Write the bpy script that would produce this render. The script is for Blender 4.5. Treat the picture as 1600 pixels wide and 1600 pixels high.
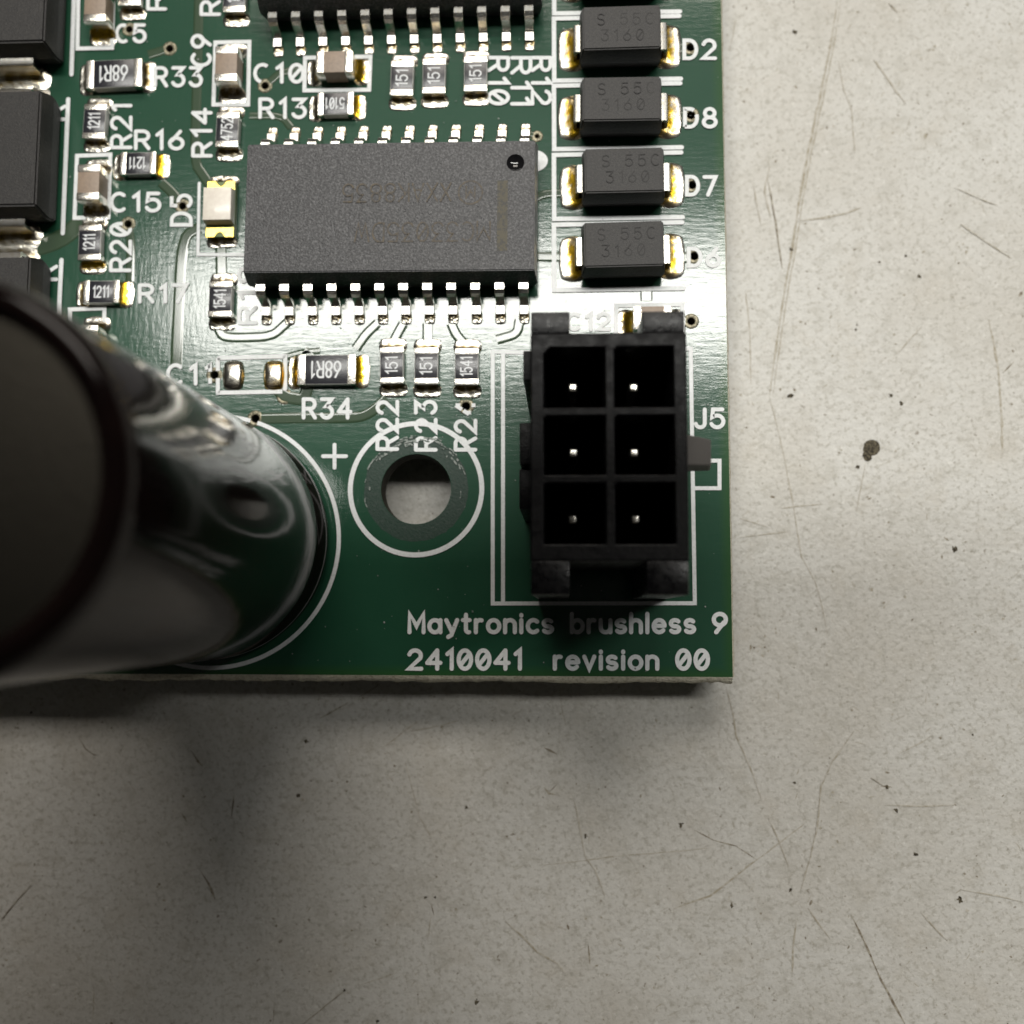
import bpy, bmesh, math, random
from mathutils import Vector, Matrix
from mathutils.geometry import delaunay_2d_cdt
random.seed(7)
S = 0.001                      # everything below is written in millimetres
scn = bpy.context.scene
col = scn.collection
for o in list(bpy.data.objects): bpy.data.objects.remove(o)
PI = math.pi

# ------------------------------------------------------------------ camera
ZB = 3.6                       # height of the board's top face above the table
F, CA, CB, CC, CH = 1660.87, -0.0991011, 0.0509829, 0.0026507, 55.574
def _rot(a, b, c):
    return (Matrix.Rotation(a, 3, 'X') @ Matrix.Rotation(b, 3, 'Y') @ Matrix.Rotation(c, 3, 'Z'))
_B = Matrix(((1,0,0),(0,-1,0),(0,0,-1)))
RC = _rot(CA, CB, CC) @ _B     # board axes -> camera axes (x right, y down, z forward)
RCT = RC.transposed()
def L(px, py, z=0.0):
    """photo pixel -> point at height z above the board's top face (mm)"""
    d = RCT @ Vector(((px-800)/F, (py-800)/F, 1))
    t = (z-CH)/d.z
    return Vector((d.x*t, d.y*t, z))
def T(px, py):                 # photo pixel -> point on the table top
    v = L(px, py, -ZB); return Vector((v.x, v.y, 0))

cam = bpy.data.cameras.new('camera'); cam_o = bpy.data.objects.new('camera', cam); col.objects.link(cam_o)
rx = RCT @ Vector((1,0,0)); ry = RCT @ Vector((0,-1,0)); rz = RCT @ Vector((0,0,-1))
M = Matrix((rx, ry, rz)).transposed().to_4x4(); M.translation = Vector((0,0,(CH+ZB)*S))
cam_o.matrix_world = M
cam.sensor_width = 36; cam.lens = F/1600*36; cam.clip_start = 0.002; cam.clip_end = 20
cam.dof.use_dof = True; cam.dof.focus_distance = 53.2*S; cam.dof.aperture_fstop = 37
scn.camera = cam_o

# ------------------------------------------------------------------ light
w = bpy.data.worlds.new('World'); scn.world = w; w.use_nodes = True
bg = w.node_tree.nodes['Background']; bg.inputs[0].default_value = (1,0.95,0.88,1); bg.inputs[1].default_value = 0.025
def area(name, loc, target, sx, sy, power, color):
    l = bpy.data.lights.new(name, 'AREA'); l.shape = 'RECTANGLE'; l.size = sx*S; l.size_y = sy*S
    l.energy = power; l.color = color
    o = bpy.data.objects.new(name, l); col.objects.link(o)
    o.location = Vector(loc)*S
    d = (Vector(target)-Vector(loc)).normalized()
    xa = Vector((1,0,0)); za = -d; ya = za.cross(xa).normalized(); xa = ya.cross(za)
    m = Matrix((xa, ya, za)).transposed().to_4x4(); m.translation = o.location; o.matrix_world = m
    return o
area('ceiling_tube_lamp', (175, 318, 1000), (175, 0, 0), 1150, 100, 10.4, (1, .985, .93))
area('far_ceiling_lamp', (-20, 900, 1000), (-20, 0, 0), 720, 380, 7.6, (1, .93, .84))
scn.view_settings.view_transform = 'Standard'; scn.view_settings.look = 'None'
scn.view_settings.exposure = 0; scn.view_settings.gamma = 1

PHX, PHY, PHZ = 20, 25, 63     # right and upper edge of the phone held over the board, and its height
# ------------------------------------------------------------------ materials
def mat(name, color, rough=.5, metal=0, spec=.5, noise=None, bump=None, rnoise=None, coat=0):
    """noise=(scale,detail,color2,lo,hi)  bump=(scale,strength mm,detail)  rnoise=(scale,r2); scales are per mm"""
    m = bpy.data.materials.new(name); m.use_nodes = True; nt = m.node_tree; N = nt.nodes; K = nt.links
    p = N['Principled BSDF']; p.inputs['Base Color'].default_value = (*color, 1)
    p.inputs['Roughness'].default_value = rough; p.inputs['Metallic'].default_value = metal
    p.inputs['Specular IOR Level'].default_value = spec
    p.inputs['Coat Weight'].default_value = coat; p.inputs['Coat Roughness'].default_value = .08
    tc = N.new('ShaderNodeTexCoord'); mp = N.new('ShaderNodeMapping')
    mp.inputs['Scale'].default_value = (1/S, 1/S, 1/S); K.new(tc.outputs['Object'], mp.inputs[0])
    m['_map'] = mp.name
    def nz(scale, detail=4, rough_=.6):
        t = N.new('ShaderNodeTexNoise'); t.inputs['Scale'].default_value = scale; t.inputs['Detail'].default_value = detail
        t.inputs['Roughness'].default_value = rough_; K.new(mp.outputs[0], t.inputs['Vector']); return t
    if noise:
        t = nz(noise[0], noise[1]); r = N.new('ShaderNodeMapRange'); r.inputs[1].default_value = noise[3]; r.inputs[2].default_value = noise[4]
        K.new(t.outputs['Fac'], r.inputs[0]); x = N.new('ShaderNodeMix'); x.data_type = 'RGBA'
        x.inputs[6].default_value = (*color, 1); x.inputs[7].default_value = (*noise[2], 1)
        K.new(r.outputs[0], x.inputs[0]); K.new(x.outputs[2], p.inputs['Base Color'])
    if rnoise:
        t = nz(rnoise[0]); r = N.new('ShaderNodeMapRange'); r.inputs[1].default_value = .35; r.inputs[2].default_value = .65
        r.inputs[3].default_value = rough; r.inputs[4].default_value = rnoise[1]
        K.new(t.outputs['Fac'], r.inputs[0]); K.new(r.outputs[0], p.inputs['Roughness'])
    if bump:
        t = nz(bump[0], bump[2]); b = N.new('ShaderNodeBump'); b.inputs['Strength'].default_value = 1
        b.inputs['Distance'].default_value = bump[1]*S; K.new(t.outputs['Fac'], b.inputs['Height']); K.new(b.outputs[0], p.inputs['Normal'])
    return m

def board_material():
    m = mat('solder_mask', (.012,.060,.036), .45, 0, .11, coat=1.0); nt = m.node_tree; N = nt.nodes; K = nt.links; p = N['Principled BSDF']; mp = N[m['_map']]
    def math_(op, a, b=None, c=None):
        n = N.new('ShaderNodeMath'); n.operation = op
        for i, v in enumerate((a, b, c)):
            if v is None: continue
            if isinstance(v, (int, float)): n.inputs[i].default_value = v
            else: K.new(v, n.inputs[i])
        return n.outputs[0]
    def noise(vec, s, d): 
        t = N.new('ShaderNodeTexNoise'); t.inputs['Scale'].default_value = s; t.inputs['Detail'].default_value = d; K.new(vec, t.inputs['Vector']); return t.outputs['Fac']
    # glass weave: long soft streaks in both directions under the lacquer
    m1 = N.new('ShaderNodeMapping'); m1.inputs['Scale'].default_value = (1, .22, 1); K.new(mp.outputs[0], m1.inputs[0])
    m2 = N.new('ShaderNodeMapping'); m2.inputs['Scale'].default_value = (.22, 1, 1); K.new(mp.outputs[0], m2.inputs[0])
    a = noise(m1.outputs[0], 5.0, 2); b = noise(m2.outputs[0], 5.0, 2); c = noise(mp.outputs[0], 13, 3); d = noise(mp.outputs[0], .35, 2)
    h = math_('ADD', math_('ADD', a, b), math_('MULTIPLY', c, .55))
    bp = N.new('ShaderNodeBump'); bp.inputs['Distance'].default_value = .0035*S; K.new(h, bp.inputs['Height']); K.new(bp.outputs[0], p.inputs['Normal']); K.new(bp.outputs[0], p.inputs['Coat Normal']); p.inputs['Coat Roughness'].default_value = .11; p.inputs['Coat IOR'].default_value = 1.55
    # colour: darker over copper, paler green where the copper stops short of the cut edge
    sx = N.new('ShaderNodeSeparateXYZ'); K.new(mp.outputs[0], sx.inputs[0])
    ex = math_('SUBTRACT', 8.51, sx.outputs[0]); ey = math_('ADD', sx.outputs[1], 3.01)
    e = math_('MINIMUM', ex, ey); e = math_('ADD', e, math_('MULTIPLY', math_('SUBTRACT', c, .5), .25))
    mr = N.new('ShaderNodeMapRange'); mr.inputs[1].default_value = .12; mr.inputs[2].default_value = .6; K.new(e, mr.inputs[0])
    x = N.new('ShaderNodeMix'); x.data_type = 'RGBA'; x.inputs[6].default_value = (.018,.074,.022,1)
    y = N.new('ShaderNodeMix'); y.data_type = 'RGBA'; y.inputs[6].default_value = (.010,.058,.030,1); y.inputs[7].default_value = (.014,.069,.038,1)
    K.new(d, y.inputs[0]); K.new(y.outputs[2], x.inputs[7]); K.new(mr.outputs[0], x.inputs[0]); K.new(x.outputs[2], p.inputs['Base Color'])
    return m

def table_material():
    m = mat('cream_paint', (.5,.48,.44), .42, 0, .35); nt = m.node_tree; N = nt.nodes; K = nt.links; p = N['Principled BSDF']; mp = N[m['_map']]
    def noise(s, d, r=.6, vec=None):
        t = N.new('ShaderNodeTexNoise'); t.inputs['Scale'].default_value = s; t.inputs['Detail'].default_value = d; t.inputs['Roughness'].default_value = r
        K.new(vec or mp.outputs[0], t.inputs['Vector']); return t.outputs['Fac']
    def ramp(v, a, b, lo=0, hi=1):
        r = N.new('ShaderNodeMapRange'); r.interpolation_type = 'SMOOTHSTEP'
        r.inputs[1].default_value = a; r.inputs[2].default_value = b; r.inputs[3].default_value = lo; r.inputs[4].default_value = hi; K.new(v, r.inputs[0]); return r.outputs[0]
    def mix(f, c1, c2):
        x = N.new('ShaderNodeMix'); x.data_type = 'RGBA'
        for i, v in ((6, c1), (7, c2)):
            if isinstance(v, tuple): x.inputs[i].default_value = (*v, 1)
            else: K.new(v, x.inputs[i])
        K.new(f, x.inputs[0]); return x.outputs[2]
    def stretched(ang, sx, sy):
        m_ = N.new('ShaderNodeMapping'); m_.vector_type = 'TEXTURE'; m_.inputs['Rotation'].default_value = (0,0,ang); m_.inputs['Scale'].default_value = (1/sx,1/sy,1); K.new(mp.outputs[0], m_.inputs[0]); return m_.outputs[0]
    c = mix(ramp(noise(.09, 3), .35, .68), (.585,.577,.545), (.53,.512,.47))
    c = mix(ramp(noise(.8, 5, .7), .48, .66, 0, .5), c, (.43,.415,.37))
    c = mix(ramp(noise(3.4, 4, .7), .50, .66, 0, .8), c, (.37,.355,.31))
    c = mix(ramp(noise(1.0, 3, .65, stretched(.5, 1.1, 4.5)), .58, .70, 0, .45), c, (.34,.315,.26))
    c = mix(ramp(noise(.35, 4, .7), .52, .70, 0, .28), c, (.47,.435,.37))
    c = mix(ramp(noise(1.0, 3, .65, stretched(2.2, 1.0, 4.0)), .60, .72, 0, .45), c, (.34,.315,.26))
    c = mix(ramp(noise(2.4, 4, .7), .30, .43, .55, 0), c, (.70,.69,.655))
    c = mix(ramp(noise(2.6, 2, .5), .69, .76, 0, .7), c, (.18,.15,.11))
    K.new(c, p.inputs['Base Color'])
    b = N.new('ShaderNodeBump'); b.inputs['Distance'].default_value = .05*S; K.new(noise(3.0, 4, .6), b.inputs['Height']); K.new(b.outputs[0], p.inputs['Normal'])
    return m

def flux_and_reflection(name, amount):
    """bright solder; amber flux and dark reflections painted in towards the part (mesh attribute 'residue')"""
    m = mat(name, (.62,.60,.54), .27, 1, .5, bump=(5,.012,3)); N = m.node_tree.nodes; K = m.node_tree.links; p = N['Principled BSDF']; mp = N[m['_map']]
    at = N.new('ShaderNodeAttribute'); at.attribute_name = 'flux_and_reflection'
    t = N.new('ShaderNodeTexNoise'); t.inputs['Scale'].default_value = 3.0; t.inputs['Detail'].default_value = 4; K.new(mp.outputs[0], t.inputs['Vector'])
    o_ = N.new('ShaderNodeObjectInfo'); 
    a = N.new('ShaderNodeMath'); a.operation = 'MULTIPLY_ADD'; K.new(t.outputs['Fac'], a.inputs[0]); a.inputs[1].default_value = 2.6; a.inputs[2].default_value = -.75
    b = N.new('ShaderNodeMath'); b.operation = 'MULTIPLY'; b.use_clamp = True; K.new(a.outputs[0], b.inputs[0])
    g = N.new('ShaderNodeMath'); g.operation = 'MULTIPLY'; g.inputs[1].default_value = amount; K.new(at.outputs['Fac'], g.inputs[0]); K.new(g.outputs[0], b.inputs[1])
    r = N.new('ShaderNodeMix'); r.data_type = 'RGBA'; r.inputs[6].default_value = (.62,.60,.54,1); r.inputs[7].default_value = (.20,.145,.045,1) if amount < 2 else (.66,.42,.03,1)  # darker tint is flux plus painted-in dark reflections; the yellow one is flux
    K.new(b.outputs[0], r.inputs[0]); K.new(r.outputs[2], p.inputs['Base Color']); return m
MT = dict(
 mask=board_material(), table=table_material(),
 trace=mat('masked_copper', (.036,.066,.034), .45, 0, .16, coat=1.0, bump=(11,.0012,3)),
 laminate=mat('glass_fibre_edge', (.62,.59,.48), .8, 0, .3, noise=(6,4,(.34,.30,.21),.48,.75), bump=(9,.08,4)),
 hole=mat('drilled_laminate', (.05,.045,.03), .7, 0, .3, noise=(5,3,(.02,.018,.012),.4,.6)),
 silk=mat('white_ink', (.76,.78,.79), .42, 0, .4, noise=(9,4,(.60,.64,.63),.45,.75), bump=(14,.008,3)),
 tin=mat('tin_plate', (.80,.775,.72), .26, 1, .5, noise=(6,3,(.66,.61,.50),.45,.7), bump=(10,.010,2)),
 lead=mat('tinned_lead', (.82,.80,.75), .22, 1, .5, noise=(7,3,(.62,.56,.42),.5,.72), bump=(9,.002,2)),
 solder=flux_and_reflection('solder', 1.4), flux=flux_and_reflection('solder_with_flux', 2.2),
 gold=mat('gold_plate', (.86,.58,.14), .28, 1, .5, bump=(8,.006,2)),
 epoxy=mat('black_epoxy', (.024,.024,.027), .44, 0, .5, noise=(8.5,4,(.105,.105,.11),.46,.68), bump=(9,.034,3)),
 epoxy2=mat('smooth_black_epoxy', (.013,.012,.012), .52, 0, .4, noise=(9,4,(.030,.028,.026),.4,.7), bump=(10,.016,3)),
 dimple=mat('polished_epoxy', (.008,.008,.009), .08, 0, .5),
 ink=mat('tan_ink', (.080,.070,.044), .55, 0, .4, noise=(7,3,(.045,.043,.038),.45,.58)),
 fadedink=mat('faded_tan_ink', (.130,.105,.072), .6, 0, .3, noise=(8,3,(.075,.070,.066),.35,.6)),
 emboss=mat('engraved_epoxy', (.0145,.0135,.0135), .57, 0, .36),
 ceramic=mat('capacitor_ceramic', (.30,.225,.165), .45, 0, .5, noise=(5,3,(.24,.18,.135),.4,.7), bump=(8,.008,2)),
 alumina=mat('alumina', (.50,.50,.47), .45, 0, .5, noise=(5,3,(.36,.36,.34),.4,.7)),
 glaze=mat('resistor_glaze', (.020,.020,.026), .24, 0, .5, bump=(7,.006,2)),
 mark=mat('marking_ink', (.72,.74,.76), .5, 0, .4),
 lens=mat('led_lens', (.74,.68,.60), .34, 0, .5, noise=(4,2,(.80,.75,.66),.4,.65), coat=.15),
 ledpcb=mat('led_substrate', (.12,.17,.055), .4, 0, .5),
 nylon=mat('black_nylon', (.002,.002,.0025), .30, 0, .13, noise=(6,4,(.005,.005,.0055),.5,.75), bump=(7,.02,4), rnoise=(2.2,.55)),
 nylon2=mat('glossy_black_nylon', (.003,.003,.0035), .20, 0, .22, bump=(5,.02,4), rnoise=(2.5,.4)),
 latch=mat('lit_grey_nylon', (.085,.08,.076), .6, 0, .4, bump=(9,.015,4)),  # black nylon made paler: light on the ramp is put into its colour
 sleeve=mat('capacitor_sleeve', (.011,.006,.0055), .11, 0, .20, noise=(.25,2,(.007,.004,.004),.4,.6), bump=(.5,.012,2)),
 alu=mat('aluminium_top', (.07,.066,.056), .5, 1, .5, bump=(5,.02,3)),
 rubber=mat('rubber_bung', (.012,.012,.012), .6),
 scratch=mat('scratch_dirt', (.36,.325,.255), .7, 0, .3, noise=(3,3,(.50,.475,.42),.42,.58)),
 scratchd=mat('dark_scratch', (.18,.15,.11), .7, 0, .3, noise=(3,3,(.40,.37,.30),.42,.6)),
 pit=mat('paint_chip', (.14,.12,.08), .8, 0, .3, noise=(7,3,(.03,.025,.018),.4,.6), bump=(6,.1,3)),
 scuff=mat('scuffed_lacquer', (.30,.33,.31), .6, 0, .3, noise=(7,3,(.05,.08,.065),.45,.6)),
 pressed=mat('pressed_lacquer', (.012,.036,.024), .5, 0, .35, noise=(5,4,(.030,.050,.040),.5,.72), bump=(7,.02,4)),
 via=mat('via_ring', (.30,.27,.19), .42, .5, .5, noise=(9,3,(.08,.075,.045),.4,.6), bump=(12,.01,2)),
 phone=mat('phone_glass', (.02,.02,.022), .25, 0, .5),
)

# ------------------------------------------------------------------ mesh helpers
class MB:
    def __init__(s): s.v = []; s.f = []
    def add(s, v, f):
        n = len(s.v); s.v += [tuple(p) for p in v]; s.f += [tuple(i+n for i in q) for q in f]; return s
    def mesh(s, name, m, smooth=False, angle=None):
        me = bpy.data.meshes.new(name); me.from_pydata([(x*S,y*S,z*S) for x,y,z in s.v], [], s.f); me.update()
        for mm in (m if isinstance(m,(list,tuple)) else [m]): me.materials.append(MT[mm])
        if smooth: me.shade_smooth()
        if angle: me.shade_smooth(); me.set_sharp_from_angle(angle=math.radians(angle))
        return me
def ob(name, me, parent=None, loc=(0,0,0), rz=0):
    o = bpy.data.objects.new(name, me); col.objects.link(o); o.location = Vector(loc)*S; o.rotation_euler = (0,0,rz)
    if parent is not None: o.parent = parent
    return o
def rbox(name, sx, sy, z0, z1, m, bev=.04, cx=0, cy=0, tx=1, ty=1, seg=2):
    """bevelled box, top face scaled by tx,ty"""
    bm = bmesh.new(); bmesh.ops.create_cube(bm, size=1)
    for v in bm.verts:
        k = v.co.z > 0
        v.co = Vector((cx+v.co.x*sx*(tx if k else 1), cy+v.co.y*sy*(ty if k else 1), z1 if k else z0))
    if bev: bmesh.ops.bevel(bm, geom=bm.edges[:], offset=bev, segments=seg, profile=.6, affect='EDGES')
    for v in bm.verts: v.co *= S
    me = bpy.data.meshes.new(name); bm.to_mesh(me); bm.free(); me.materials.append(MT[m])
    me.shade_smooth(); me.set_sharp_from_angle(angle=math.radians(38)); return me
def circ(cx, cy, r, n=32, a0=0): return [(cx+r*math.cos(a0+2*PI*i/n), cy+r*math.sin(a0+2*PI*i/n)) for i in range(n)]
def plate(name, outer, holes, z0, z1, m, mhole=None, side=True):
    pts = [Vector(p) for p in outer]; loops = [list(range(len(outer)))]
    for h in holes:
        n = len(pts); pts += [Vector(p) for p in h]; loops.append(list(range(n, n+len(h))))
    edges = [(l[i], l[(i+1) % len(l)]) for l in loops for i in range(len(l))]
    bt = bmesh.new(); bv_ = [bt.verts.new((p.x,p.y,0)) for p in pts]; be = [bt.edges.new((bv_[i], bv_[j])) for i, j in edges]
    bt.verts.index_update(); bmesh.ops.triangle_fill(bt, use_beauty=True, use_dissolve=False, edges=be, normal=(0,0,1))
    fo = [[v.index for v in f.verts] for f in bt.faces]; bt.free(); vo = pts
    b = MB(); n = len(vo); mats = []
    b.v = [(p.x,p.y,z1) for p in vo]+[(p.x,p.y,z0) for p in vo]
    for f in fo: b.f.append(tuple(f)); mats.append(0); b.f.append(tuple(i+n for i in reversed(f))); mats.append(0)
    for k, l in enumerate([outer]+list(holes)):
        if k == 0 and not side: continue
        q = len(b.v); cnt = len(l)
        b.v += [(p[0],p[1],z1) for p in l]+[(p[0],p[1],z0) for p in l]
        for i in range(cnt):
            j = (i+1) % cnt; fc = (q+i, q+cnt+i, q+cnt+j, q+j)
            b.f.append(fc if k == 0 else fc); mats.append(1 if (k and mhole) else 0)
    me = b.mesh(name, [m, mhole] if mhole else m)
    me.polygons.foreach_set('material_index', mats)
    bm = bmesh.new(); bm.from_mesh(me); bmesh.ops.remove_doubles(bm, verts=bm.verts, dist=1e-7); bmesh.ops.recalc_face_normals(bm, faces=bm.faces); bm.to_mesh(me); bm.free()
    return me
def lathe(name, prof, m, n=64, cx=0, cy=0, angle=40, mats=None):
    b = MB()
    for r, z in prof:
        for i in range(n): b.v.append((cx+r*math.cos(2*PI*i/n), cy+r*math.sin(2*PI*i/n), z))
    for k in range(len(prof)-1):
        for i in range(n):
            j = (i+1) % n; b.f.append((k*n+i, k*n+j, (k+1)*n+j, (k+1)*n+i))
    return b.mesh(name, m, angle=angle)

# ---- flat ribbons: printed strokes, scratches
def ribbon(b, pts, wd, z, caps=True, taper=None):
    P = [Vector((p[0],p[1])) for p in pts]; Q = [P[0]]
    for p in P[1:]:
        if (p-Q[-1]).length > 1e-5: Q.append(p)
    P = Q
    if len(P) < 2: return
    closed = (P[0]-P[-1]).length < 1e-4
    if closed: P = P[:-1]
    n = len(P); v = []; f = []
    for i in range(n):
        a = P[i-1] if (i > 0 or closed) else None; c = P[(i+1) % n] if (i < n-1 or closed) else None
        d1 = (P[i]-a).normalized() if a is not None else None; d2 = (c-P[i]).normalized() if c is not None else None
        if d1 is None: d1 = d2
        if d2 is None: d2 = d1
        t = d1+d2; t = t.normalized() if t.length > 1e-3 else d1
        nn = Vector((-t.y, t.x)); k = 1/max(.45, nn.dot(Vector((-d1.y, d1.x))))
        hw = (wd if taper is None else taper(i/(n-1))*wd)/2*k
        v += [(*(P[i]+nn*hw), z), (*(P[i]-nn*hw), z)]
    m = n if closed else n-1
    for i in range(m):
        j = (i+1) % n; f.append((2*i+1, 2*j+1, 2*j, 2*i))
    if caps and not closed:
        for e, s in ((0,-1),(n-1,1)):
            q = P[1]-P[0] if e == 0 else P[-1]-P[-2]; ang = math.atan2(q.y, q.x)+(PI if e == 0 else 0)
            c0 = len(v); arc = [(P[e].x+wd/2*math.cos(ang+PI/2-PI*k/6), P[e].y+wd/2*math.sin(ang+PI/2-PI*k/6), z) for k in range(7)]
            v += arc; f.append(tuple(reversed(range(c0, c0+7))))
    b.add(v, f)

# ---- stroke font (cap height 1)
def arc(cx, cy, rx, ry, a0, a1, n=14):
    return [(cx+rx*math.cos(math.radians(a0+(a1-a0)*i/n)), cy+ry*math.sin(math.radians(a0+(a1-a0)*i/n))) for i in range(n+1)]
W = .62
G = {
 '0': (W, [arc(.31,.5,.31,.5,90,450,28)[:-1]+[(.31,1)], [(.07,.17),(.55,.83)]]),
 'O': (W, [arc(.31,.5,.31,.5,90,450,28)[:-1]+[(.31,1)]]),
 '1': (.22, [[(0,.8),(.22,1),(.22,0)]]),
 '2': (W, [[(.02,.78)]+arc(.31,.71,.29,.29,165,-30,12)+[(0,0),(W,0)]]),
 '3': (W, [[(.03,1),(.58,1),(.28,.62)]+arc(.30,.31,.31,.31,90,-155,14)]),
 '4': (.66, [[(.5,0),(.5,1)], [(.5,1),(0,.32)], [(0,.32),(.66,.32)]]),
 '5': (W, [[(.56,1),(.08,1),(.04,.56)]+arc(.29,.33,.32,.33,125,-155,16)]),
 '6': (W, [[(.50,1),(.10,.46)], arc(.31,.31,.31,.31,90,450,22)]),
 '7': (W, [[(0,1),(W,1),(.2,0)]]),
 '8': (W, [arc(.31,.76,.25,.24,-90,270,20), arc(.31,.26,.31,.26,90,450,22)]),
 '9': (W, [[(.12,0),(.52,.54)], arc(.31,.69,.31,.31,90,450,22)]),
 'R': (W, [[(0,0),(0,1)], [(0,1),(.34,1)]+arc(.34,.74,.27,.26,90,-90,12)+[(0,.48)], [(.32,.48),(.62,0)]]),
 'C': (.66, [arc(.36,.5,.36,.5,52,308,20)]),
 'D': (W, [[(0,0),(0,1),(.25,1)]+arc(.25,.5,.37,.5,90,-90,16)+[(0,0)]]),
 'J': (.46, [[(.46,1),(.46,.25)]+arc(.23,.24,.23,.24,0,-170,12)]),
 'K': (.6, [[(0,0),(0,1)], [(.6,1),(0,.38)], [(.2,.58),(.6,0)]]),
 'M': (.72, [[(0,0),(0,1),(.36,.32),(.72,1),(.72,0)]]),
 'W': (.8, [[(0,1),(.2,0),(.4,.8),(.6,0),(.8,1)]]),
 'X': (.6, [[(0,0),(.6,1)], [(0,1),(.6,0)]]),
 'A': (.66, [[(0,0),(.33,1),(.66,0)], [(.13,.36),(.53,.36)]]),
 'S': (.6, [arc(.3,.75,.28,.25,30,270,14)+arc(.3,.25,.30,.25,90,-150,14)]),
 'a': (.56, [arc(.28,.33,.28,.33,0,360,22), [(.56,.66),(.56,0)]]),
 'y': (.56, [[(0,.66),(.3,0)], [(.56,.66),(.26,-.16),(.1,-.26)]]),
 't': (.36, [[(.15,.95),(.15,.14)]+arc(.29,.14,.14,.14,180,280,6), [(0,.66),(.34,.66)]]),
 'r': (.32, [[(0,0),(0,.66)], [(0,.38)]+arc(.22,.40,.22,.26,170,70,8)]),
 'o': (.58, [arc(.29,.33,.29,.33,90,450,24)]),
 'n': (.5, [[(0,0),(0,.66)], [(0,.40)]+arc(.25,.41,.25,.25,170,0,10)+[(.5,0)]]),
 'i': (.06, [[(.03,0),(.03,.66)], [(.03,.90),(.03,.935)]]),
 'c': (.5, [arc(.29,.33,.29,.33,48,312,16)]),
 's': (.46, [arc(.23,.49,.21,.17,35,270,12)+arc(.23,.165,.22,.165,85,-150,12)]),
 'b': (.56, [[(0,1),(0,0)], arc(.28,.33,.28,.33,0,360,22)]),
 'u': (.5, [[(0,.66),(0,.25)]+arc(.25,.25,.25,.25,180,350,10), [(.5,.66),(.5,0)]]),
 'h': (.5, [[(0,0),(0,1)], [(0,.40)]+arc(.25,.41,.25,.25,170,0,10)+[(.5,0)]]),
 'l': (.06, [[(.03,0),(.03,1)]]),
 'e': (.56, [[(0,.35),(.55,.35)], arc(.28,.33,.28,.33,4,318,18)]),
 'v': (.5, [[(0,.66),(.25,0),(.5,.66)]]),
 '-': (.4, [[(0,.5),(.4,.5)]]),
 '+': (.7, [[(0,.5),(.7,.5)], [(.35,.15),(.35,.85)]]),
 ' ': (.40, []),
}
def strokes(txt, gap=.34):
    x = 0; out = []
    for ch in txt:
        wd, st = G[ch]
        if ch == '1': x += .05
        for s in st: out.append([(x+p[0], p[1]) for p in s])
        x += wd+gap+(.05 if ch == '1' else 0)
    xs = [p[0] for s in out for p in s]
    return out, min(xs), max(xs)
zc = [0]
def nextz(): zc[0] = (zc[0]+1) % 12; return zc[0]*.003
def text_local(b, txt, h, wd, z, cx=0, cy=0, rot=0, gap=.34, sx=1):
    st, x0, x1 = strokes(txt, gap); c, s = math.cos(rot), math.sin(rot)
    for q in st:
        P = [((p[0]-(x0+x1)/2)*h*sx, (p[1]-.5)*h) for p in q]
        ribbon(b, [(cx+x*c-y*s, cy+x*s+y*c) for x, y in P], wd, z+nextz())

# ================================================================== setting
def tablemesh():
    b = MB(); n = 2; R = 400
    b.add([(-R,-R,0),(R,-R,0),(R,R,0),(-R,R,0),(-R,-R,-18),(R,-R,-18),(R,R,-18),(-R,R,-18)], [(0,1,2,3),(7,6,5,4),(0,4,5,1),(1,5,6,2),(2,6,7,3),(3,7,4,0)])
    return b.mesh('table_top', 'table')
table = ob('table_top', tablemesh()); table['kind'] = 'structure'; table['label'] = 'scuffed cream painted table top under the circuit board'

# scratches that the photograph shows, dirt-filled grooves in the paint
def scratch(pts, wpx, m='scratch', double=False):
    b = MB(); P = []
    px = [Vector(p) for p in pts]
    for a, c in zip(px[:-1], px[1:]):
        n = max(2, int((c-a).length/12))
        for i in range(n): P.append(a.lerp(c, i/n))
    P.append(px[-1]); wob = [random.uniform(-.5,.5) for _ in P]
    Q = [T(p.x+wob[i], p.y+wob[i]*.6) for i, p in enumerate(P)]
    prof = [random.uniform(.45,1.25) for _ in range(40)]
    tp = lambda t: prof[int(t*39)]*min(1, .25+6*t, .25+6*(1-t))
    wpx *= .85
    ribbon(b, Q, wpx/29, .006+nextz(), caps=False, taper=tp)
    if double: ribbon(b, [(q.x+.19,q.y) for q in Q], wpx/29*.6, .006+nextz(), caps=False, taper=tp)
    ob('scratch', b.mesh('scratch', m), table)
scratch([(1309,0),(1297,75),(1285,135),(1262,240),(1248,320),(1236,400),(1225,460),(1213,540),(1202,618)], 5, double=True)
scratch([(1202,620),(1220,690),(1238,780),(1252,870),(1274,910),(1285,950),(1292,990)], 2.6)
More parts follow.
